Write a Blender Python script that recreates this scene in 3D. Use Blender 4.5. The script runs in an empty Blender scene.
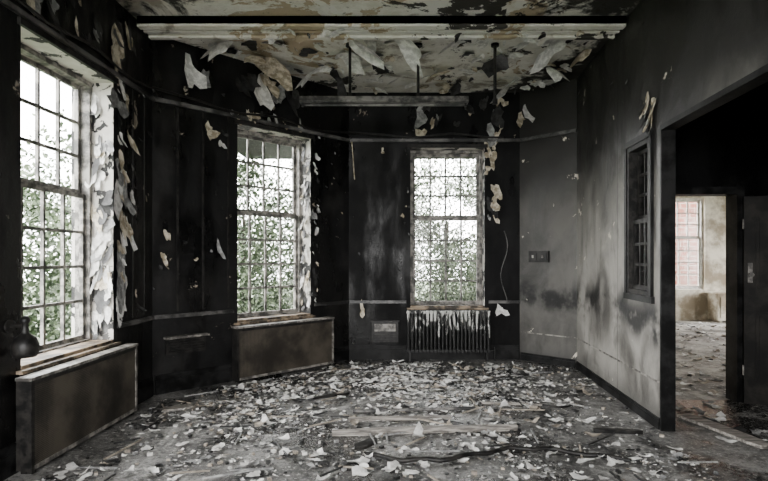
import bpy, bmesh, math, random
from mathutils import Vector, Matrix, noise
random.seed(11)
R=random.random
def U(a,b): return a+(b-a)*random.random()
scene=bpy.context.scene
H=3.95
# ------------------------------------------------------------ materials
class NT:
    def __init__(s,name):
        s.m=bpy.data.materials.new(name); s.m.use_nodes=True
        s.t=s.m.node_tree; s.b=s.t.nodes['Principled BSDF']
        s.tc=s.t.nodes.new('ShaderNodeTexCoord').outputs['Object']
    def n(s,ty,**k):
        x=s.t.nodes.new(ty)
        for a,v in k.items(): setattr(x,a,v)
        return x
    def set(s,node,i,v):
        if isinstance(v,bpy.types.NodeSocket): s.t.links.new(v,node.inputs[i])
        else: node.inputs[i].default_value=v
    def noise(s,scale,detail=6,rough=.6,stretch=None,loc=(0,0,0),dist=0):
        mp=s.n('ShaderNodeMapping'); s.t.links.new(s.tc,mp.inputs[0])
        mp.inputs['Location'].default_value=loc
        if stretch: mp.inputs['Scale'].default_value=stretch
        x=s.n('ShaderNodeTexNoise'); s.t.links.new(mp.outputs[0],x.inputs['Vector'])
        x.inputs['Scale'].default_value=scale; x.inputs['Detail'].default_value=detail
        x.inputs['Roughness'].default_value=rough; x.inputs['Distortion'].default_value=dist
        return x.outputs['Fac']
    def math(s,op,a,b=0.,c=None,clamp=False):
        x=s.n('ShaderNodeMath',operation=op); x.use_clamp=clamp
        s.set(x,0,a); s.set(x,1,b)
        if c is not None: s.set(x,2,c)
        return x.outputs[0]
    def step(s,v,a,b,lo=0.,hi=1.):
        x=s.n('ShaderNodeMapRange'); x.interpolation_type='SMOOTHSTEP'
        s.set(x,0,v); x.inputs[1].default_value=a; x.inputs[2].default_value=b
        x.inputs[3].default_value=lo; x.inputs[4].default_value=hi
        return x.outputs[0]
    def mix(s,f,a,b):
        x=s.n('ShaderNodeMix',data_type='RGBA'); 
        s.set(x,0,f)
        for i,v in ((6,a),(7,b)):
            if isinstance(v,tuple): x.inputs[i].default_value=(*v[:3],1)
            else: s.t.links.new(v,x.inputs[i])
        return x.outputs[2]
    def xyz(s):
        x=s.n('ShaderNodeSeparateXYZ'); s.t.links.new(s.tc,x.inputs[0]); return x.outputs
    def done(s,col,rough=.6,bump=None,bs=.3,spec=.5,bd=.02):
        if isinstance(col,tuple): s.b.inputs['Base Color'].default_value=(*col[:3],1)
        else: s.t.links.new(col,s.b.inputs['Base Color'])
        s.set(s.b,'Roughness',rough); s.b.inputs['Specular IOR Level'].default_value=spec
        if bump is not None:
            x=s.n('ShaderNodeBump'); x.inputs['Strength'].default_value=bs; x.inputs['Distance'].default_value=bd
            s.t.links.new(bump,x.inputs['Height']); s.t.links.new(x.outputs[0],s.b.inputs['Normal'])
        return s.m

def charred(name,dark=(.002,.002,.0022),grey=(.019,.018,.017),plaster=(.42,.37,.30),th=.655,gl=(.26,.7),ps=3.1,spec=.4):
    k=NT(name)
    a=k.noise(1.3,8,.65); st=k.noise(1.6,6,.6,(2,2,.5)); f=k.noise(22,6,.7); g=k.noise(2.2,6,.6,(1,1,.35),(6,2,5))
    m=k.step(k.math('MULTIPLY_ADD',a,.65,k.math('MULTIPLY',st,.35)),.47,.68)
    c=k.mix(m,dark,grey)
    c=k.mix(k.step(f,.62,.8,0,.5),c,(.055,.052,.048))
    p=k.noise(ps,10,.62,None,(5,2,1),.4)
    pm=k.step(p,th,th+.012)
    c=k.mix(pm,c,k.mix(k.noise(6,6),plaster,(plaster[0]*.45,plaster[1]*.42,plaster[2]*.4)))
    h=k.math('ADD',k.math('MULTIPLY',f,.5),k.math('MULTIPLY',pm,-.8))
    return k.done(c,k.step(g,.38,.6,gl[0],gl[1]),h,.6,spec,.012)
M_char=charred('charred_wall')
M_char2=charred('charred_wall_back',grey=(.011,.011,.0105),th=.69,spec=.2)
M_reveal=charred('flaking_reveal',dark=(.02,.02,.02),grey=(.32,.315,.305),plaster=(.82,.80,.75),th=.48,gl=(.6,.8),ps=5)

def grey_wall(name,la=(.075,.071,.065),lb=(.35,.335,.305),soot=(1.75,2.75),top=.96):
    k=NT(name); x,y,z=k.xyz()
    a=k.noise(.9,8,.6); st=k.noise(1.5,7,.6,(1.4,1.4,.8),(3,1,7),.6); f=k.noise(25,5,.7); g2=k.noise(5,8,.6,(1,1,.4))
    m=k.step(k.math('MULTIPLY_ADD',a,.45,k.math('MULTIPLY',st,.55)),.36,.62)
    c=k.mix(m,la,lb)
    c=k.mix(k.step(g2,.5,.68,0,.55),c,(.05,.048,.044))
    zz=k.math('ADD',z,k.math('MULTIPLY',k.math('ADD',a,-.5),2.2))
    c=k.mix(k.step(zz,soot[0],soot[1],0,top),c,(.018,.017,.016))
    d=k.math('ABSOLUTE',k.math('ADD',k.math('ADD',z,-.95),k.math('MULTIPLY',k.math('ADD',st,-.5),.6)))
    band=k.math('MULTIPLY',k.step(d,.04,.28,1,0),k.step(k.noise(1.6,5,.6,None,(9,9,2)),.42,.54))
    c=k.mix(k.math('MULTIPLY',band,.95),c,(.008,.008,.008))
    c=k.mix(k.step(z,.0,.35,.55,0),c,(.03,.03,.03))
    c=k.mix(k.step(f,.6,.75,0,.35),c,(.04,.04,.04))
    pm=k.step(k.noise(3.4,10,.6,None,(1,8,1),.4),.66,.67)
    c=k.mix(pm,c,(.6,.55,.47))
    return k.done(c,k.step(st,.4,.6,.35,.65),k.math('ADD',k.math('MULTIPLY',f,.4),st),.35,.35,.02)
M_grey=grey_wall('sooted_grey_plaster')
M_grey2=grey_wall('sooted_corner_plaster',(.035,.034,.031),(.13,.125,.115),(2.0,3.0),.96)

def ceil_mat(name,border):
    k=NT(name); x,y,z=k.xyz()
    a=k.noise(.9,10,.6,None,(0,0,0),.5); b=k.noise(1.1,12,.64,None,(4,4,0),.5); f=k.noise(9,7,.7)
    c=k.mix(k.step(f,.3,.7),(.88,.86,.81),(.72,.69,.62))
    c=k.mix(k.step(b,.545,.555,0,1),c,k.mix(f,(.60,.50,.36),(.40,.32,.22)))
    c=k.mix(k.step(a,.56,.57,0,1),c,(.84,.82,.78))
    c=k.mix(k.step(b,.36,.42,.8,0),c,(.26,.22,.17))
    c=k.mix(k.step(k.noise(1.6,12,.66,None,(1,9,0),.4),.595,.607,0,.96),c,(.025,.022,.019))
    c=k.mix(k.step(k.noise(6,9,.7,None,(2,3,0),.4),.60,.66,0,.6),c,(.08,.07,.055))
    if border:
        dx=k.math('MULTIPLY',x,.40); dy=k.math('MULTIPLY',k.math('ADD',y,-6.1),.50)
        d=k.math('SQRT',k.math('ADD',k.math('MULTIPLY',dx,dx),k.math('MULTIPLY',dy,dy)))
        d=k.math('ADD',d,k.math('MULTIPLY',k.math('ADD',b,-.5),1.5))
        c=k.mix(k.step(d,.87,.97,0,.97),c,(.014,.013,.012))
    return k.done(c,.8,k.math('ADD',k.step(b,.545,.555,1,0),k.math('MULTIPLY',f,.3)),.7,.3,.03)
M_ceil=ceil_mat('peeling_ceiling_plaster',True); M_beam=ceil_mat('peeling_beam_plaster',False)

def floor_mat():
    k=NT('wet_sooty_floor'); x,y,z=k.xyz()
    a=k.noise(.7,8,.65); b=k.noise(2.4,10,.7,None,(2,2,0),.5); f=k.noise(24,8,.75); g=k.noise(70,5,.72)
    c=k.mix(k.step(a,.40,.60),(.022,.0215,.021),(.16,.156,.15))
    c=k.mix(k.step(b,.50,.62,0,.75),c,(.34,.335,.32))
    c=k.mix(k.step(b,.38,.48,.92,0),c,(.008,.008,.008))
    c=k.mix(k.step(f,.55,.60,0,.7),c,(.50,.49,.46))
    c=k.mix(k.step(f,.40,.46,.8,0),c,(.010,.010,.010))
    c=k.mix(k.step(g,.57,.62,0,.5),c,(.42,.41,.38))
    c=k.mix(k.step(g,.38,.44,.6,0),c,(.012,.012,.012))
    r=k.step(a,.40,.6,.14,.6)
    return k.done(c,r,k.math('ADD',k.math('MULTIPLY',f,.5),b),.6,.5,.02)
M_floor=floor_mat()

def simple(name,c1,c2,scale=6,rough=.6,bs=.2,stretch=None,lo=.4,hi=.62,spec=.5):
    k=NT(name); a=k.noise(scale,7,.65,stretch)
    return k.done(k.mix(k.step(a,lo,hi),c1,c2),rough,a,bs,spec)
M_sash=simple('weathered_sash_paint',(.06,.057,.052),(.34,.32,.29),9)
M_sashw=simple('white_sash_paint',(.5,.48,.45),(.75,.73,.7),9)
M_sashd=simple('charred_sash',(.006,.006,.006),(.03,.028,.026),9,spec=.25)
M_sill=simple('sill_wood',(.03,.023,.016),(.34,.26,.18),5)
M_trim=simple('sooted_trim',(.012,.012,.012),(.14,.135,.13),3,.4)
M_trimd=simple('burnt_trim',(.003,.003,.003),(.018,.018,.018),5,.5,spec=.2)
M_black=simple('burnt_metal',(.005,.005,.005),(.025,.023,.021),12,.45,spec=.35)
M_fixture=simple('smoked_enamel',(.03,.03,.03),(.22,.21,.20),6,.45)
M_metal=simple('dull_metal_edge',(.07,.065,.06),(.34,.32,.29),10,.45)
M_fl=[simple('paint_flake_white',(.55,.54,.52),(.88,.87,.84),14,.6),
      simple('paint_flake_grey',(.16,.16,.16),(.40,.40,.39),14,.6),
      simple('paint_flake_dark',(.008,.008,.008),(.045,.045,.045),14,.4),
      simple('paint_flake_tan',(.22,.19,.155),(.46,.41,.34),14,.7)]
M_cream=simple('cream_paint_peel',(.30,.25,.17),(.74,.67,.55),12,.7,.4)
M_wood=simple('scorched_lath',(.12,.11,.10),(.42,.39,.35),8,.6,.3,(.5,6,6))
M_door=simple('sooted_door_wood',(.006,.0055,.005),(.022,.02,.017),5,.5,spec=.2)
def mesh_mat():
    k=NT('perforated_grille'); 
    v=k.n('ShaderNodeTexVoronoi'); k.t.links.new(k.tc,v.inputs['Vector']); v.inputs['Scale'].default_value=75; v.inputs['Randomness'].default_value=0
    a=k.noise(2.5,7)
    c=k.mix(k.step(a,.35,.65),(.025,.021,.017),(.09,.077,.06))
    c=k.mix(k.step(v.outputs['Distance'],.28,.36,.9,0),c,(.006,.006,.006))
    return k.done(c,.5,v.outputs['Distance'],.5,.4,.005)
M_grille=mesh_mat()
def rad_mat():
    k=NT('blistered_radiator_paint'); a=k.noise(7,8,.7,(1,1,.35),(0,0,0),1.2); x,y,z=k.xyz()
    c=k.mix(k.step(k.math('ADD',a,k.math('MULTIPLY',k.math('ADD',z,-.4),.3)),.56,.60),(.006,.006,.006),(.6,.6,.57))
    return k.done(c,.5,a,.4)
M_rad=rad_mat()
def glass_mat():
    m=bpy.data.materials.new('grimy_window_glass'); m.use_nodes=True; t=m.node_tree; t.nodes.clear()
    o=t.nodes.new('ShaderNodeOutputMaterial'); mx=t.nodes.new('ShaderNodeMixShader'); tr=t.nodes.new('ShaderNodeBsdfTransparent'); g=t.nodes.new('ShaderNodeBsdfGlossy')
    g.inputs['Roughness'].default_value=.15; tr.inputs[0].default_value=(.95,.96,.96,1); mx.inputs[0].default_value=.05
    t.links.new(tr.outputs[0],mx.inputs[1]); t.links.new(g.outputs[0],mx.inputs[2]); t.links.new(mx.outputs[0],o.inputs[0]); return m
M_glass=glass_mat()
def brick_mat():
    k=NT('red_brick'); b=k.n('ShaderNodeTexBrick')
    mp=k.n('ShaderNodeMapping'); k.t.links.new(k.tc,mp.inputs[0]); mp.inputs['Rotation'].default_value=(math.pi/2,0,0)
    k.t.links.new(mp.outputs[0],b.inputs['Vector']); b.inputs['Scale'].default_value=1.6
    b.inputs['Color1'].default_value=(.15,.04,.025,1); b.inputs['Color2'].default_value=(.10,.035,.025,1); b.inputs['Mortar'].default_value=(.22,.19,.16,1)
    return k.done(b.outputs['Color'],.85)
M_brick=brick_mat()
M_beige=simple('peeling_beige_plaster',(.30,.25,.18),(.80,.75,.63),1.6,.8)
def dust_mat():
    k=NT('dusty_floor'); a=k.noise(1.1,10,.7); f=k.noise(14,9,.75)
    c=k.mix(k.step(a,.4,.6),(.16,.15,.135),(.48,.46,.42)); c=k.mix(k.step(f,.55,.6,0,.7),c,(.62,.6,.56)); c=k.mix(k.step(f,.4,.45,.7,0),c,(.07,.065,.06))
    return k.done(c,.8,f,.4)
M_dust=dust_mat()
M_leaf=[simple('leaf_green',(.018,.030,.013),(.04,.065,.028),3,.6),simple('leaf_pale',(.055,.08,.04),(.11,.145,.08),3,.6)]
M_bark=simple('bark',(.03,.025,.02),(.08,.07,.06),9,.9)
M_grass=simple('lawn_grass',(.04,.06,.028),(.09,.12,.06),3,.9)

# ------------------------------------------------------------ mesh helpers
def finish(bm,name,mats,smooth=False,parent=None):
    me=bpy.data.meshes.new(name); bm.to_mesh(me); bm.free()
    for m in mats: me.materials.append(m)
    if smooth:
        for p in me.polygons: p.use_smooth=True
    o=bpy.data.objects.new(name,me); scene.collection.objects.link(o)
    if parent: o.parent=parent
    return o
def box(bm,x,y,z,M=None,mi=0):
    vs=[bm.verts.new(Vector((a,b,c))) for c in z for b in y for a in x]
    if M is not None:
        for v in vs: v.co=M@v.co
    for f in ((0,2,3,1),(4,5,7,6),(0,1,5,4),(2,6,7,3),(0,4,6,2),(1,3,7,5)):
        fc=bm.faces.new([vs[i] for i in f]); fc.material_index=mi
def cyl(bm,p,q,r,n=10,mi=0,r2=None):
    p=Vector(p);q=Vector(q);d=(q-p).normalized()
    a=d.orthogonal().normalized(); b=d.cross(a); r2=r if r2 is None else r2
    A=[bm.verts.new(p+r*(a*math.cos(t)+b*math.sin(t))) for t in [i*2*math.pi/n for i in range(n)]]
    B=[bm.verts.new(q+r2*(a*math.cos(t)+b*math.sin(t))) for t in [i*2*math.pi/n for i in range(n)]]
    for i in range(n):
        f=bm.faces.new((A[i],A[(i+1)%n],B[(i+1)%n],B[i])); f.material_index=mi
    bm.faces.new(A[::-1]).material_index=mi; bm.faces.new(B).material_index=mi
class Wall:
    def __init__(s,name,p0,p1,z1=H,openings=(),thick=.4,mats=(M_char,M_reveal),ext=(.12,.12),z0=0):
        s.p0=Vector((*p0,0)); s.p1=Vector((*p1,0)); s.d=(s.p1-s.p0).normalized(); s.L=(s.p1-s.p0).length
        s.n=Vector((-s.d.y,s.d.x,0)) # outward
        s.M=Matrix(((s.d.x,s.n.x,0,s.p0.x),(s.d.y,s.n.y,0,s.p0.y),(0,0,1,0),(0,0,0,1)))
        us=sorted({-ext[0],s.L+ext[1],*[o[0] for o in openings],*[o[1] for o in openings]})
        zs=sorted({z0,z1,*[o[2] for o in openings],*[o[3] for o in openings]})
        def solid(i,j):
            if i<0 or j<0 or i>=len(us)-1 or j>=len(zs)-1: return False
            u=(us[i]+us[i+1])/2; z=(zs[j]+zs[j+1])/2
            return not any(o[0]<u<o[1] and o[2]<z<o[3] for o in openings)
        bm=bmesh.new()
        def q(pts,mi):
            f=bm.faces.new([bm.verts.new(s.M@Vector(p)) for p in pts]); f.material_index=mi
        T=thick
        for i in range(len(us)-1):
            for j in range(len(zs)-1):
                if not solid(i,j): continue
                a,b,c,d=us[i],us[i+1],zs[j],zs[j+1]
                q([(a,0,c),(b,0,c),(b,0,d),(a,0,d)],0); q([(b,T,c),(a,T,c),(a,T,d),(b,T,d)],0)
                if not solid(i-1,j): q([(a,T,c),(a,0,c),(a,0,d),(a,T,d)],1)
                if not solid(i+1,j): q([(b,0,c),(b,T,c),(b,T,d),(b,0,d)],1)
                if not solid(i,j-1): q([(a,T,c),(b,T,c),(b,0,c),(a,0,c)],1)
                if not solid(i,j+1): q([(a,0,d),(b,0,d),(b,T,d),(a,T,d)],0)
        bmesh.ops.remove_doubles(bm,verts=bm.verts,dist=1e-5)
        s.o=finish(bm,name,mats)
P=[(-2.74,-2.0),(-2.53,5.68),(-.52,7.7),(2.01,7.7),(2.63,7.09),(1.855,-2.0)]
def u_at(p,q,y=None,x=None):
    L=math.hypot(q[0]-p[0],q[1]-p[1])
    return (y-p[1])/(q[1]-p[1])*L if y is not None else (x-p[0])/(q[0]-p[0])*L
ZS,ZT=.70,3.15
wl=(u_at(P[0],P[1],y=3.70),u_at(P[0],P[1],y=4.9)); wl2=(u_at(P[0],P[1],y=.5),u_at(P[0],P[1],y=1.74))
W_left=Wall('wall_left',P[0],P[1],openings=[(wl[0],wl[1],ZS,ZT),(wl2[0],wl2[1],ZS,ZT)])  # second opening is out of view, added to light the near floor
wb=(u_at(P[1],P[2],x=-1.806),u_at(P[1],P[2],x=-1.017))
W_bay=Wall('wall_bay',P[1],P[2],openings=[(wb[0],wb[1],ZS,ZT)])
BX=-P[2][0]
wk=(.39+BX,1.49+BX)
W_back=Wall('wall_back',P[2],P[3],openings=[(wk[0],wk[1],.76,ZT-.02)],thick=.36,mats=(M_char2,M_reveal))
W_cor=Wall('wall_corner',P[3],P[4],thick=.25,mats=(M_grey2,M_grey2),ext=(.1,.1))
iw=(u_at(P[4],P[5],y=5.25),u_at(P[4],P[5],y=4.72)); op=(u_at(P[4],P[5],y=4.53),u_at(P[4],P[5],y=.6))
W_right=Wall('wall_right',P[4],P[5],openings=[(iw[0],iw[1],1.15,2.6),(op[0],op[1],0,2.66)],thick=.10,mats=(M_grey,M_trimd))
W_rear=Wall('wall_rear',(5.0,-2.0),P[0],openings=[(3.9,5.3,.8,3.1),(5.9,7.3,.8,3.1)],thick=.3,mats=(M_char,M_reveal))  # both openings behind the camera are added to let in fill light
W_door=Wall('wall_doorway',(2.5,5.42),(4.75,5.42),openings=[(.22,1.16,0,2.16)],thick=.15,mats=(M_char2,M_trimd),ext=(0,.1))
Wall('wall_corridor',(4.75,5.42),(4.75,-2.0),thick=.15,mats=(M_char2,M_char2))
Wall('wall_annex_left',(3.0,5.57),(3.0,12.5),thick=.12,mats=(M_beige,M_beige),ext=(0,0))
W_far=Wall('wall_annex_far',(3.0,12.5),(10.0,12.5),openings=[(3.6,4.72,.74,2.95)],thick=.3,mats=(M_beige,M_beige))
Wall('wall_annex_side',(10.0,12.5),(10.0,5.42),openings=[(1.2,2.6,.74,2.95),(3.6,5.0,.74,2.95)],thick=.3,mats=(M_beige,M_beige))  # unseen side openings, added to brighten the annex
Wall('wall_annex_near',(10.0,5.57),(4.75,5.57),thick=.12,mats=(M_beige,M_beige))
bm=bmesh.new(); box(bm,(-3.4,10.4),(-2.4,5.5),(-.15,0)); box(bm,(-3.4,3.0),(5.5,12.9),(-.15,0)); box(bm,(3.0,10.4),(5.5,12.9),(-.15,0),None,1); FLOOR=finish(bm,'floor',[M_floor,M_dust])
bm=bmesh.new(); box(bm,(-3.4,10.4),(-2.4,12.9),(H,H+.2)); CEIL=finish(bm,'ceiling',[M_ceil])
bm=bmesh.new()
for (y0,y1,z) in ((5.26,5.62,3.87),(5.62,5.68,3.885),(5.52,5.58,3.84),(5.40,5.44,3.85),(5.26,5.34,3.845)):
    box(bm,(-2.50,2.45),(y0,y1),(z,H))
finish(bm,'trim_1',[M_beam],parent=CEIL)

# ------------------------------------------------------------ windows
def window(name,W,u0,u1,z0,z1,off=.2,cols=4,rows=(3,4),mat=M_sash,sill=True):
    bm=bmesh.new(); M=W.M
    fr=.045; e=.003
    box(bm,(u0+e,u0+fr),(off-.04,off+.1),(z0+e,z1-e),M); box(bm,(u1-fr,u1-e),(off-.04,off+.1),(z0+e,z1-e),M)
    box(bm,(u0+fr,u1-fr),(off-.04,off+.1),(z1-fr,z1-e),M); box(bm,(u0+fr,u1-fr),(off-.04,off+.1),(z0+e,z0+fr),M)
    a,b,c,d=u0+fr,u1-fr,z0+fr,z1-fr
    nr=sum(rows); mid=d-(d-c)*rows[0]/nr
    for (lo,hi,n,o) in ((mid,d,rows[0],off+.045),(c,mid,rows[1],off)):
        s=.038;t=.036
        box(bm,(a,a+s),(o,o+t),(lo,hi),M);box(bm,(b-s,b),(o,o+t),(lo,hi),M)
        box(bm,(a+s,b-s),(o,o+t),(hi-s,hi),M);box(bm,(a+s,b-s),(o,o+t),(lo,lo+s*1.1),M)
        A,B,C,D=a+s,b-s,lo+s*1.1,hi-s
        for i in range(1,cols):
            u=A+(B-A)*i/cols; box(bm,(u-.013,u+.013),(o+.004,o+t-.004),(C,D),M)
        for i in range(1,n):
            z=C+(D-C)*i/n; box(bm,(A,B),(o+.006,o+t-.006),(z-.013,z+.013),M)
        f=bm.faces.new([bm.verts.new(M@Vector(p)) for p in ((A,o+t/2,C),(B,o+t/2,C),(B,o+t/2,D),(A,o+t/2,D))]); f.material_index=1
    if sill:
        box(bm,(u0-.05,u1+.05),(-.05,-.002),(z0-.02,z0+.004),M,2)
        box(bm,(u0+e,u1-e),(-.002,off-.042),(z0+.001,z0+.03),M,2)
        box(bm,(u0-.04,u1+.04),(-.03,-.002),(z1-.0,z1+.05),M,3)
    return finish(bm,name,[mat,M_glass,M_sill,M_sashd])
window('window_1',W_left,*wl,ZS,ZT,off=.24)
window('window_2',W_bay,*wb,ZS,ZT,off=.24)
window('window_3',W_back,*wk,.76,ZT-.02,off=.2)
window('fill_window_4',W_left,*wl2,ZS,ZT,off=.24)  # unseen window, added as a light source for the foreground
window('window_5',W_far,3.6,4.72,.74,2.95,off=.12,sill=False,mat=M_sashw)
window('window_6',W_right,*iw,1.15,2.6,off=.02,cols=3,rows=(3,3),mat=M_sashd,sill=False)
bm=bmesh.new()
for a,b,c,d in ((iw[0]-.05,iw[0],1.1,2.65),(iw[1],iw[1]+.05,1.1,2.65),(iw[0]-.05,iw[1]+.05,2.6,2.66),(iw[0]-.07,iw[1]+.07,1.09,1.15)):
    box(bm,(a,b),(-.03,-.001),(c,d),W_right.M)
finish(bm,'trim_2',[M_trimd])
bm=bmesh.new()
box(bm,(op[0]+.002,op[0]+.03),(-.01,.11),(0,2.655),W_right.M)
box(bm,(op[0]+.03,op[1]),(-.01,.11),(2.61,2.655),W_right.M)
finish(bm,'trim_3',[M_trimd])
bm=bmesh.new()
box(bm,(.14,.22),(-.03,-.001),(0,2.24),W_door.M);box(bm,(1.16,1.24),(-.03,-.001),(0,2.24),W_door.M);box(bm,(.22,1.16),(-.03,-.001),(2.16,2.24),W_door.M)
finish(bm,'trim_4',[M_trimd])

# ------------------------------------------------------------ trims
def rail(name,segs,z0,z1,dep,mat):
    bm=bmesh.new()
    for W,a,b in segs:
        box(bm,(a,b),(-dep,-.001),(z0,z1),W.M); box(bm,(a,b),(-dep*.6,-.001),(z1,z1+(z1-z0)*.4),W.M)
    return finish(bm,name,[mat])
rail('trim_5',[(W_left,0,W_left.L),(W_bay,0,W_bay.L),(W_back,0,W_back.L),(W_cor,0,W_cor.L)],3.215,3.25,.035,M_trim)
rail('trim_6',[(W_left,wl[1]+.06,W_left.L),(W_bay,0,wb[0]-.06),(W_bay,wb[1]+.06,W_bay.L),(W_back,0,wk[0]-.06),(W_back,wk[1]+.06,W_back.L)],.83,.86,.03,M_trim)
rail('baseboard_left',[(W_left,0,W_left.L-.03)],0,.15,.025,M_trimd)
rail('baseboard_bay',[(W_bay,.03,W_bay.L-.02)],0,.15,.025,M_trimd)
rail('baseboard_back',[(W_back,.02,W_back.L-.02)],0,.15,.025,M_trimd)
rail('baseboard_corner',[(W_cor,.02,W_cor.L-.02)],0,.08,.02,M_trimd)
rail('baseboard_right',[(W_right,.02,op[0]-.01)],0,.07,.02,M_trimd)
rail('trim_7',[(W_right,.02,op[0]-.02),(W_cor,.02,W_cor.L-.02)],.40,.412,.006,M_metal)
bm=bmesh.new()
for W,us in ((W_bay,(.28,.58,.90)),(W_left,(wl[1]+.36,wl[1]+.6))):
    for u in us: box(bm,(u-.012,u+.012),(-.008,-.001),(.9,3.2),W.M)
finish(bm,'trim_8',[M_black])
def tube(name,pts,r,mat):
    cu=bpy.data.curves.new(name,'CURVE'); cu.dimensions='3D'; sp=cu.splines.new('POLY'); sp.points.add(len(pts)-1)
    for i,p in enumerate(pts): sp.points[i].co=(*p,1)
    cu.bevel_depth=r; cu.bevel_resolution=2; cu.materials.append(mat)
    o=bpy.data.objects.new(name,cu); scene.collection.objects.link(o); return o
def wp(W,u,w,z): return tuple(W.M@Vector((u,w,z)))
pts=[]
for W in (W_left,W_bay,W_back):
    n=int(W.L/.25)
    for i in range(1,n):
        pts.append(wp(W,W.L*i/n,-.05,3.30+.03*math.sin(i*1.3)))
tube('electrical_conduit',pts,.014,M_black)
tube('dangling_cable',[wp(W_back,.05+i*.004,-.1-.02*math.sin(i),3.2-.055*i) for i in range(11)],.008,M_cream)
tube('dangling_cable',[wp(W_back,wk[1]+.28+.05*math.sin(i*.5),-.04,1.9-.07*i) for i in range(16)],.006,M_trim)
tube('fallen_cable',[(-.15+1.3*i/14,3.92-.12*math.sin(i*.35)+.03*math.sin(i*1.7),.022) for i in range(22)],.018,M_black)
tube('fallen_cable',[(1.0+.9*i/14,5.4+.22*math.sin(i*.4),.014) for i in range(15)],.01,M_black)
tube('fallen_pipe',[(-.3,5.02,.02),(.9,5.12,.02)],.018,M_fixture)

# ------------------------------------------------------------ radiator covers
def rad_cover(name,W,u0,u1,dep,h):
    bm=bmesh.new(); M=W.M; y0=-dep-.028;y1=-.055
    e=.03
    box(bm,(u0-.01,u1+.01),(y0-.012,y1),(h-.022,h),M,1)
    box(bm,(u0,u0+.015),(y0,y1),(.03,h-.022),M,2); box(bm,(u1-.015,u1),(y0,y1),(.03,h-.022),M,2)
    box(bm,(u0,u0+e),(y0-.006,y0),(.03,h-.022),M,2);box(bm,(u1-e,u1),(y0-.006,y0),(.03,h-.022),M,1)
    box(bm,(u0+e,u1-e),(y0-.006,y0),(h-.055,h-.022),M,2);box(bm,(u0+e,u1-e),(y0-.006,y0),(.03,.06),M,1)
    box(bm,(u0+e,u1-e),(y0,y0+.004),(.06,h-.055),M,0)
    for u in (u0+.03,u1-.07):
        box(bm,(u,u+.04),(y0+.01,y0+.05),(0,.03),M,2); box(bm,(u,u+.04),(y1-.05,y1-.01),(0,.03),M,2)
    return finish(bm,name,[M_grille,M_metal,M_black])
rad_cover('radiator_cover',W_left,u_at(P[0],P[1],y=3.58),u_at(P[0],P[1],y=5.03),.13,.675)
rad_cover('radiator_cover',W_bay,u_at(P[1],P[2],x=-1.88),u_at(P[1],P[2],x=-.83),.15,.675)
bm=bmesh.new(); M=W_back.M; u0,u1=wk[0]-.06,wk[1]+.06
n=22
for i in range(n):
    u=u0+(u1-u0)*(i+.5)/n; w=(u1-u0)/n*.36
    for yy in (-.14,-.075):
        cyl(bm,M@Vector((u,yy,.16)),M@Vector((u,yy,.70)),w,8)
    box(bm,(u-w*1.1,u+w*1.1),(-.165,-.055),(.69,.73),M); box(bm,(u-w*1.1,u+w*1.1),(-.165,-.055),(.13,.17),M)
cyl(bm,M@Vector((u0,-.107,.71)),M@Vector((u1,-.107,.71)),.018); cyl(bm,M@Vector((u0,-.107,.15)),M@Vector((u1,-.107,.15)),.018)
for u in (u0+.05,u1-.05): box(bm,(u-.015,u+.015),(-.15,-.06),(0,.14),M)
cyl(bm,M@Vector((u1,-.107,.15)),M@Vector((u1+.07,-.107,.15)),.012);cyl(bm,M@Vector((u1+.07,-.107,.0)),M@Vector((u1+.07,-.107,.2)),.014)
finish(bm,'cast_iron_radiator',[M_rad])

bm=bmesh.new()
u0,u1=.12,.62
box(bm,(u0,u1),(-.09,-.001),(.60,.625),W_bay.M,1); box(bm,(u0+.02,u1-.02),(-.03,-.001),(.42,.60),W_bay.M,0)
for i in range(5): box(bm,(u0+.05,u1-.05),(-.045,-.03),(.44+i*.03,.452+i*.03),W_bay.M,0)
finish(bm,'wall_vent',[M_black,M_metal])
bm=bmesh.new(); box(bm,(.34,.73),(-.04,-.001),(.26,.56),W_back.M,0)
box(bm,(.38,.69),(-.05,-.04),(.42,.53),W_back.M,1); box(bm,(.32,.75),(-.06,-.001),(.56,.58),W_back.M,0)
for i in range(3): box(bm,(.38,.69),(-.048,-.04),(.29+.035*i,.305+.035*i),W_back.M,0)
finish(bm,'wall_vent',[M_black,M_metal])
bm=bmesh.new(); u=.17
box(bm,(u,u+.3),(-.045,-.001),(1.44,1.60),W_cor.M,0); box(bm,(u+.02,u+.13),(-.055,-.045),(1.46,1.58),W_cor.M,0);box(bm,(u+.17,u+.28),(-.055,-.045),(1.46,1.58),W_cor.M,0)
for k in (.075,.225): box(bm,(u+k-.012,u+k+.012),(-.07,-.055),(1.5,1.54),W_cor.M,1)
finish(bm,'light_switch_box',[M_black,M_metal])

# burnt bell-shaped wall lamp on a bracket beside the near left window
bm=bmesh.new(); prof=[(0,.05),(.05,.045),(.062,.0),(.07,.0),(.082,.03),(.084,.08),(.07,.125),(.04,.15),(.024,.165),(.026,.18),(.022,.2),(.02,.225),(.032,.24),(.03,.265),(.012,.28),(0,.282)]
n=20; rings=[]
ul=u_at(P[0],P[1],y=3.585)
c=Vector(wp(W_left,ul,-.115,.82))
for r,z in prof:
    if r==0: rings.append([bm.verts.new(c+Vector((0,0,z)))])
    else: rings.append([bm.verts.new(c+Vector((r*math.cos(2*math.pi*i/n),r*math.sin(2*math.pi*i/n),z))) for i in range(n)])
for A,B in zip(rings,rings[1:]):
    for i in range(n):
        j=(i+1)%n
        if len(A)==1: bm.faces.new((A[0],B[j],B[i]))
        elif len(B)==1: bm.faces.new((A[i],A[j],B[0]))
        else: bm.faces.new((A[i],A[j],B[j],B[i]))
for f in bm.faces: f.smooth=True
cyl(bm,wp(W_left,ul,-.115,1.03),wp(W_left,ul,-.012,1.03),.012,8)
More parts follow.
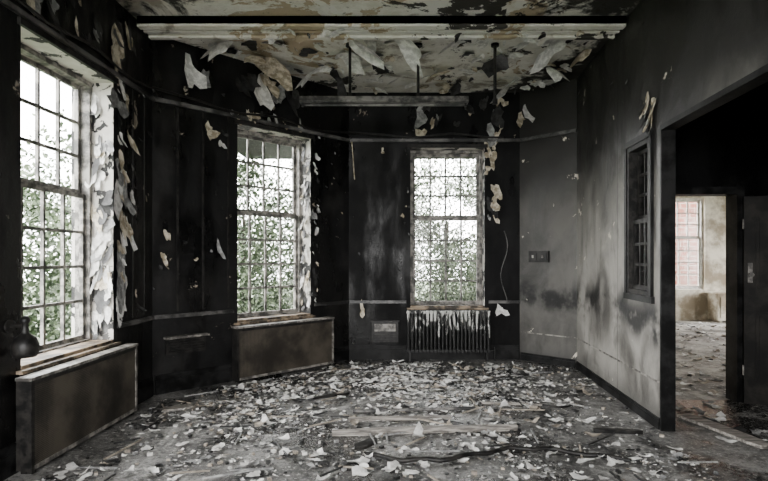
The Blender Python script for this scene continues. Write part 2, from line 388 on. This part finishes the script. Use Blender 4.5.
cyl(bm,wp(W_left,ul,-.014,1.03),wp(W_left,ul,-.001,1.03),.045,14)
finish(bm,'burnt_wall_lamp',[M_black])

# ------------------------------------------------------------ hanging fluorescent fixture
bm=bmesh.new(); y=5.95; z=3.28
x0,x1=-.96,.96
prof=[(-.07,.0),(-.045,.06),(.045,.06),(.07,.0),(.05,-.012),(-.05,-.012)]
A=[bm.verts.new((x0,y+a,z+b)) for a,b in prof];B=[bm.verts.new((x1,y+a,z+b)) for a,b in prof]
for i in range(6): bm.faces.new((A[i],A[(i+1)%6],B[(i+1)%6],B[i]))
bm.faces.new(A[::-1]);bm.faces.new(B)
for f in bm.faces: f.material_index=1
cyl(bm,(x0+.05,y,z-.03),(x1-.05,y,z-.03),.014,10,1)
for x in (x0+.03,x1-.03): box(bm,(x-.012,x+.012),(y-.02,y+.02),(z-.05,z-.01),None,0)
for x in (-.39,.39): cyl(bm,(x,y,z+.05),(x,y,H-.002),.016,8,0); cyl(bm,(x,y,H-.03),(x,y,H-.001),.05,12,0)
finish(bm,'fluorescent_light_fixture',[M_black,M_fixture])
bm=bmesh.new(); cyl(bm,(1.27,5.95,3.3),(1.27,5.95,H-.002),.018,8); cyl(bm,(1.27,5.95,3.26),(1.27,5.95,3.32),.03,10); cyl(bm,(1.27,5.95,H-.03),(1.27,5.95,H-.001),.045,12)
finish(bm,'broken_pendant_rod',[M_black])

# ------------------------------------------------------------ peeling flakes
def flake(bm,c,ux,uy,nn,sx,sy,curl,mi,lift=.004,hang=True,jag=False):
    n=random.choice((12,14,17)) if jag else random.choice((5,6,7)); ph=U(0,6.28); cd=U(0,6.28)
    k1,k2=U(0,6.28),U(0,6.28)
    rr=[(.72+.24*math.sin(2*2*math.pi*i/n+k1)+.16*math.sin(3*2*math.pi*i/n+k2)+U(-.2,.2)) if jag else U(.45,1.1) for i in range(n)]
    def pos(r,t,k):
        x=r*rr[k]*math.cos(t); y=r*rr[k]*math.sin(t)
        if hang: l=lift+curl*max(0,(1-y)/2)**2 + (.25*curl*x*x)
        else:
            s=x*math.cos(cd)+y*math.sin(cd); l=lift+curl*s*s+ (.25*curl*math.sin(3*t)*r)
            l=max(l,lift)
        return c+ux*(x*sx)+uy*(y*sy)+nn*l
    cv=bm.verts.new(c+nn*(lift+(curl*.25 if hang else 0)))
    ts=[ph+2*math.pi*(k+U(-.25,.25))/n for k in range(n)]
    r2=[bm.verts.new(pos(1,ts[k],k)) for k in range(n)]
    if jag or sx>.03:
        r1=[bm.verts.new(pos(.55,ts[k],k)) for k in range(n)]
        for k in range(n):
            j=(k+1)%n
            for f in (bm.faces.new((cv,r1[k],r1[j])),bm.faces.new((r1[k],r2[k],r2[j],r1[j]))): f.material_index=mi; f.smooth=jag
    else:
        for k in range(n): f=bm.faces.new((cv,r2[k],r2[(k+1)%n])); f.material_index=mi
Z=Vector((0,0,1))
def wall_flakes(W,items,side=()):
    bm=bmesh.new(); inn=-W.n
    for (u,z,sx,sy,curl,mi) in items:
        a=U(-.4,.4); ux=(W.d*math.cos(a)+Z*math.sin(a)); uy=(Z*math.cos(a)-W.d*math.sin(a))
        flake(bm,Vector(wp(W,u,0,z)),ux,uy,inn,sx,sy,curl,mi,jag=sx>.025)
    for (u,w,z,sx,sy,curl,mi) in side:
        a=U(-.3,.3); ux=(W.n*math.cos(a)+Z*math.sin(a)); uy=(Z*math.cos(a)-W.n*math.sin(a))
        flake(bm,Vector(wp(W,u,w,z)),ux,uy,-W.d,sx,sy,curl,mi,jag=True)
    return finish(bm,'peeling_paint',[M_cream,M_fl[0],M_fl[1],M_fl[2]],parent=W.o)
def cluster(n,u0,u1,z0,z1,s0,s1,mis=(0,0,1,2,3,3)):
    return [(U(u0,u1),U(z0,z1),(s:=U(s0,s1)*U(.6,1))*U(.5,1),s*U(.8,1.8),U(.02,.07),random.choice(mis)) for _ in range(n)]
def sides(n,W,u,z0,z1,s,mis=(0,1,1,2,3,3)):
    return [(u-.003,U(.03,.19),U(z0,z1),s*U(.4,.9),s*U(.8,2),U(.02,.06),random.choice(mis)) for _ in range(n)]
L=W_left.L
it=cluster(16,wl[1]+.05,wl[1]+.20,.9,3.3,.14,.24,(0,1,1,1,2))+cluster(20,wl[1]+.01,wl[1]+.22,.9,3.3,.04,.10,(0,1,3,3))+cluster(12,wl[1]+.2,L,.9,3.7,.02,.08,(0,3,3,2,3))+cluster(22,wl[0],wl[1]+.3,3.3,3.75,.06,.2,(0,3,2,0,3))
it+=[(wl[1]+.28,2.65,.07,.16,.08,0),(wl[1]+.24,1.75,.08,.24,.08,1),(wl[1]+.30,2.1,.06,.12,.06,1)]
wall_flakes(W_left,it,sides(36,W_left,wl[1],.8,3.1,.09,(0,1,1,1,2,3,3)))
it=cluster(12,0,wb[0],1.0,3.8,.015,.06,(0,3,3,3,2))+[(wb[0]-.36,2.98,.09,.15,.1,0),(wb[0]-.22,2.86,.06,.08,.06,1),(.42,3.6,.13,.3,.2,1),(.60,3.6,.08,.16,.12,2),(.15,1.75,.05,.08,.05,0),(.12,1.5,.05,.09,.05,0),(wb[0]-.25,1.6,.05,.13,.08,2)]
it+=[(wb[0]+.15,3.70,.12,.2,.2,3),(wb[0]+.3,3.58,.16,.34,.25,1),(wb[0]+.55,3.62,.14,.26,.2,2),(wb[0]+.78,3.58,.12,.28,.2,3),(wb[0]+.05,3.62,.14,.22,.2,3),(wb[0]+.42,3.72,.16,.2,.2,0)]
it+=cluster(24,wb[1]+.01,wb[1]+.13,.9,3.4,.02,.08,(0,1,1,2,3,3))+cluster(6,wb[1]+.14,W_bay.L,.9,3.6,.015,.05,(0,3,3,2))+cluster(12,wb[0]-.1,wb[1]+.1,3.2,3.35,.04,.10,(0,0,3,2))
wall_flakes(W_bay,it,sides(34,W_bay,wb[1],.8,3.1,.06,(0,1,1,3,3,3)))
it=cluster(18,wk[1]+.03,wk[1]+.2,1.9,3.35,.05,.15,(0,0,1,3,3,3,2))+cluster(10,0,wk[0],.9,3.8,.015,.05,(3,3,3,0,2))+cluster(8,wk[0]-.15,wk[0]-.02,1.0,3.2,.02,.05,(0,3,2))+cluster(26,wk[0],W_back.L-.1,3.2,3.85,.03,.15,(3,3,3,2,0))
it+=[(wk[1]+.66,3.66,.17,.28,.3,1),(wk[1]+.54,3.55,.11,.2,.2,0),(.2,.72,.06,.14,.08,0),(wk[1]+.24,.72,.11,.12,.1,1),(wk[1]+.14,2.3,.09,.18,.1,0),(wk[1]+.12,2.95,.07,.2,.1,0)]
wall_flakes(W_back,it)
u=u_at(P[4],P[5],y=4.75)
wall_flakes(W_right,cluster(16,u-.14,u+.1,2.70,2.95,.06,.13,(0,0,1,2,3))+cluster(5,.1,u,3.0,3.8,.02,.06,(3,2)))
bm=bmesh.new()
big=[(-.2,5.78,.15,.36,.42),(.27,5.78,.18,.32,.36),(-1.5,6.1,.2,.24,.3),(-.9,6.6,.16,.22,.3),(-.6,7.0,.12,.24,.3),(1.7,7.1,.2,.25,.3),(2.2,6.6,.16,.2,.3),(2.3,6.1,.1,.15,.25),(-1.9,5.85,.15,.2,.3),(1.0,7.3,.12,.14,.2),(-1.2,5.8,.18,.2,.18),(.8,5.8,.2,.16,.14),(-1.35,6.5,.22,.3,.3),(.2,6.9,.2,.2,.2),(1.4,6.4,.2,.25,.2),(-.4,6.3,.2,.22,.16),(1.9,5.9,.2,.25,.25),(.7,6.7,.2,.24,.22),(-.1,7.3,.18,.2,.2)]
def cf(x,y,z,sx,sy,c,m):
    a=U(0,6.28); flake(bm,Vector((x,y,z)),Vector((math.cos(a),math.sin(a),0)),Vector((-math.sin(a),math.cos(a),0)),Vector((0,0,-1)),sx,sy,c,m,jag=True)
for i,(x,y,sx,sy,c) in enumerate(big): cf(x,y,H,sx,sy,c,(1,1,0,1,3)[i%5])
for i in range(120):
    x=U(-2.3,2.4); y=U(5.7,7.5)
    if y>5.5+(x+2.5)*.97: continue
    s=U(.03,.14); cf(x,y,H,s,s*U(.6,1.3),U(.02,.09),random.choice((0,1,1,1,3)))
for i in range(26):
    s=U(.02,.08); cf(U(-2.3,2.3),U(5.3,5.6),3.84,s,s*U(.6,1.3),U(.02,.07),random.choice((0,1,1,2,3)))
finish(bm,'hanging_ceiling_plaster',[M_cream,M_fl[0],M_ceil,M_fl[2]],parent=CEIL)

# ------------------------------------------------------------ floor debris
def inroom(x,y):
    if x<-2.33 or y>7.42: return False
    if y>5.68+(x+2.53)*1.005-.42: return False
    if x>2.36+(y-4.53)*.087: return False
    if x>1.9 and y>7.65-(x-1.9)*.98: return False
    return True
bm=bmesh.new(); cnt=0
while cnt<12000:
    y=U(2.6,7.5); x=U(-2.4,2.6)
    if not inroom(x,y): continue
    d=noise.noise(Vector((x*1.1,y*1.1,3)))+.7*noise.noise(Vector((x*3,y*3,8)))
    cen=math.exp(-((x-.3)/2.4)**2-((y-6.1)/1.5)**2)
    p=.10+.5*cen+.9*d
    if R()>p: continue
    s=min(.12,.006+random.expovariate(1/.0125))*(1 if y<6 else 1.25)
    w=random.choices((0,1,2,3),(.36+.3*cen,.20,.40,.08))[0]
    a=U(0,6.28); nn=Vector((U(-.16,.16),U(-.16,.16),1)).normalized(); ux=Vector((math.cos(a),math.sin(a),0)); ux=(ux-nn*ux.dot(nn)).normalized(); uy=nn.cross(ux)
    flake(bm,Vector((x,y,.002+s*.15)),ux,uy,nn,s,s*U(.25,1.0),U(.0,.45)*s,w,.001,False,jag=s>.045); cnt+=1
cnt=0
while cnt<260:   # larger white sheets of fallen paint
    y=U(3.2,7.4); x=U(-2.2,2.4)
    if not inroom(x,y): continue
    if R()>.25+.75*math.exp(-((x-.2)/1.8)**2-((y-5.9)/1.4)**2): continue
    s=U(.04,.10); a=U(0,6.28); nn=Vector((U(-.1,.1),U(-.1,.1),1)).normalized(); ux=Vector((math.cos(a),math.sin(a),0)); ux=(ux-nn*ux.dot(nn)).normalized(); uy=nn.cross(ux)
    flake(bm,Vector((x,y,.012+s*.12)),ux,uy,nn,s,s*U(.3,.9),U(.1,.6)*s,random.choice((0,0,0,3)),.001,False,jag=True); cnt+=1
for i in range(1300):
    x=U(2.8,8); y=U(3.6,12)
    if x<2.75 or (5.3<y<5.6 and (x<2.8 or x>3.5)) or (x<3.2 and y>5.3) or (x>4.6 and y<5.8): continue
    if y<5.5 and R()<.6: continue
    s=U(.02,.11); a=U(0,6.28)
    flake(bm,Vector((x,y,.004)),Vector((math.cos(a),math.sin(a),0)),Vector((-math.sin(a),math.cos(a),0)),Vector((0,0,1)),s,s*.7,s*.3,random.choice((0,0,1,2,3)),.002,False,jag=s>.05)
for i in range(900):
    y=U(3,7.5); x=U(-2.4,2.5)
    if not inroom(x,y): continue
    s=U(.005,.02)
    box(bm,(-s,s),(-s*.7,s*.6),(-s*.5,s*.5),Matrix.Translation((x,y,s*.5))@Matrix.Rotation(U(0,6.28),4,'Z'),random.choice((0,1,2,3,2)))
for i in range(110):
    y=U(3,7.2); x=U(-2.2,2.3)
    if not inroom(x,y): continue
    s=U(.05,.22)
    box(bm,(-s,s),(-.006,.006),(-.005,.005),Matrix.Translation((x,y,.02))@Matrix.Rotation(U(0,6.28),4,'Z'),random.choice((1,2,2,3)))
finish(bm,'fallen_paint_debris',M_fl,parent=FLOOR)
def plank(name,c,ang,l,w,t,mat):
    bm=bmesh.new(); M=Matrix.Translation((c[0],c[1],t/2+.004))@Matrix.Rotation(ang,4,'Z')
    n=8; vs=[]
    for i in range(n+1):
        x=-l/2+l*i/n; j=U(-.004,.004)+.03*l*math.sin(3.1*i/n)*.3; ww=w/2*(1 if 0<i<n else U(.4,.9))
        vs.append([bm.verts.new(M@Vector((x,-ww+j,-t/2))),bm.verts.new(M@Vector((x,ww+j,-t/2))),bm.verts.new(M@Vector((x,ww+j,t/2))),bm.verts.new(M@Vector((x,-ww+j,t/2)))])
    for A,B in zip(vs,vs[1:]):
        for k in range(4): bm.faces.new((A[k],A[(k+1)%4],B[(k+1)%4],B[k]))
    bm.faces.new(vs[0][::-1]); bm.faces.new(vs[-1])
    return finish(bm,name,[mat])
plank('wood_lath',(.36,4.45),.09,1.6,.06,.045,M_wood)
plank('wood_lath',(.15,4.8),.06,.95,.05,.03,M_wood)
plank('wood_lath',(1.3,5.3),-.12,.6,.035,.02,M_wood)
plank('wood_lath',(2.0,4.45),-.12,.4,.05,.03,M_black)
plank('wood_lath',(-.6,5.6),.5,.5,.04,.02,M_black)
plank('fallen_board',(2.92,4.5),-1.35,.85,.15,.025,M_wood)
plank('fallen_board',(-2.05,5.15),.5,.3,.12,.02,M_wood)
plank('fallen_board',(-.15,4.15),.9,.2,.1,.02,M_black)

bm=bmesh.new(); M=Matrix.Translation((3.70,5.36,0))@Matrix.Rotation(-.32,4,'Z')
box(bm,(0,.86),(-.04,0),(.01,2.13),M)
for a,b,c,d in ((.1,.4,.25,.95),(.46,.76,.25,.95),(.1,.4,1.1,1.95),(.46,.76,1.1,1.95)):
    box(bm,(a,b),(-.048,-.04),(c,d),M); box(bm,(a+.03,b-.03),(-.056,-.048),(c+.03,d-.03),M)
box(bm,(.03,.07),(-.05,-.04),(1.25,1.45),M,1); cyl(bm,M@Vector((.05,-.05,1.33)),M@Vector((.05,-.1,1.33)),.022,10,1)
for z in (.3,1.8): cyl(bm,M@Vector((0,-.02,z)),M@Vector((0,-.02,z+.1)),.012,8,1)
finish(bm,'door_1',[M_door,M_metal])
bm=bmesh.new(); box(bm,(7.75,8.6),(12.05,12.46),(.05,.66)); box(bm,(7.71,8.64),(12.0,12.47),(.66,.70)); box(bm,(7.8,8.55),(12.03,12.05),(.12,.6))
for x in (7.8,8.5): box(bm,(x,x+.06),(12.08,12.4),(0,.05))
finish(bm,'boxed_radiator_cabinet',[M_beige])

# ------------------------------------------------------------ outside
def foliage(name,x,y,h,r,n,low=.0):
    bm=bmesh.new()
    cyl(bm,(x,y,-.27),(x+U(-.2,.2),y,h*.6),.12,8,0,.07)
    for i in range(9):
        a=U(0,6.28); z=U(h*.3,h*.6); cyl(bm,(x,y,z),(x+math.cos(a)*r*.8,y+math.sin(a)*r*.8,z+U(.4,1.2)),.03,6,0,.01)
    cl=[(Vector((x+U(-r,r)*.9,y+U(-r,r)*.9,low+(h-low)*R()**1.5)),U(.35,.7)) for _ in range(max(8,int(n/160)))]
    for i in range(n):
        c,cr=random.choice(cl)
        p=c+Vector((random.gauss(0,.5),random.gauss(0,.5),random.gauss(0,.5)))*cr
        if p.z<-.15: p.z=U(-.1,.3)
        a=Vector((U(-1,1),U(-1,1),U(-1,1))).normalized(); b=a.orthogonal().normalized(); s=U(.035,.07)
        f=bm.faces.new([bm.verts.new(p+a*s),bm.verts.new(p+b*s*.6),bm.verts.new(p-a*s),bm.verts.new(p-b*s*.6)]); f.material_index=random.choice((1,2,2))
    finish(bm,name,[M_bark]+M_leaf)
for x,y,h,r,n in ((-3.5,13,3.8,1.9,17000),(-6,11.5,3.8,1.9,16000),(1.6,14.5,4.1,1.9,19000),(-1,17,3.2,2.2,6000),(-8.5,9.5,3.8,1.9,15000),(-9,6.0,3.6,1.6,6000)):
    foliage('garden_tree',x,y,h,r,n)
bm=bmesh.new(); box(bm,(-30,30),(-20,40),(-.5,-.3)); finish(bm,'lawn',[M_grass])
bm=bmesh.new(); box(bm,(6,20),(17,17.4),(-.3,6)); finish(bm,'brick_building',[M_brick])

# ------------------------------------------------------------ light
w=bpy.data.worlds.new('overcast_sky'); scene.world=w; w.use_nodes=True
nt=w.node_tree; bg=nt.nodes['Background']; bg.inputs['Color'].default_value=(1,.992,.98,1); bg.inputs['Strength'].default_value=30
def portal(W,u0,u1,z0,z1,off):
    l=bpy.data.lights.new('window_daylight','AREA'); l.shape='RECTANGLE'; l.size=u1-u0; l.size_y=z1-z0; l.cycles.is_portal=True
    o=bpy.data.objects.new('window_daylight',l); scene.collection.objects.link(o)
    o.location=W.M@Vector(((u0+u1)/2,off,(z0+z1)/2)); o.rotation_euler=(-W.n).to_track_quat('-Z','Y').to_euler()
portal(W_left,*wl,ZS,ZT,.42); portal(W_left,*wl2,ZS,ZT,.42); portal(W_bay,*wb,ZS,ZT,.42); portal(W_back,*wk,.76,ZT,.38)
portal(W_rear,3.9,5.3,.8,3.1,.32); portal(W_rear,5.9,7.3,.8,3.1,.32); portal(W_far,3.6,4.72,.74,2.95,.32)
class F: pass
F.M=Matrix(((0,1,0,10),(-1,0,0,12.5),(0,0,1,0),(0,0,0,1))); F.n=Vector((1,0,0))
portal(F,1.2,2.6,.74,2.95,.32); portal(F,3.6,5.0,.74,2.95,.32)

cam=bpy.data.cameras.new('camera'); cam.lens=520/768*36; cam.sensor_width=36; cam.shift_y=17.5/768; cam.clip_start=.05
co=bpy.data.objects.new('camera',cam); scene.collection.objects.link(co); co.location=(0,0,1.5); co.rotation_euler=(math.pi/2,0,0); scene.camera=co
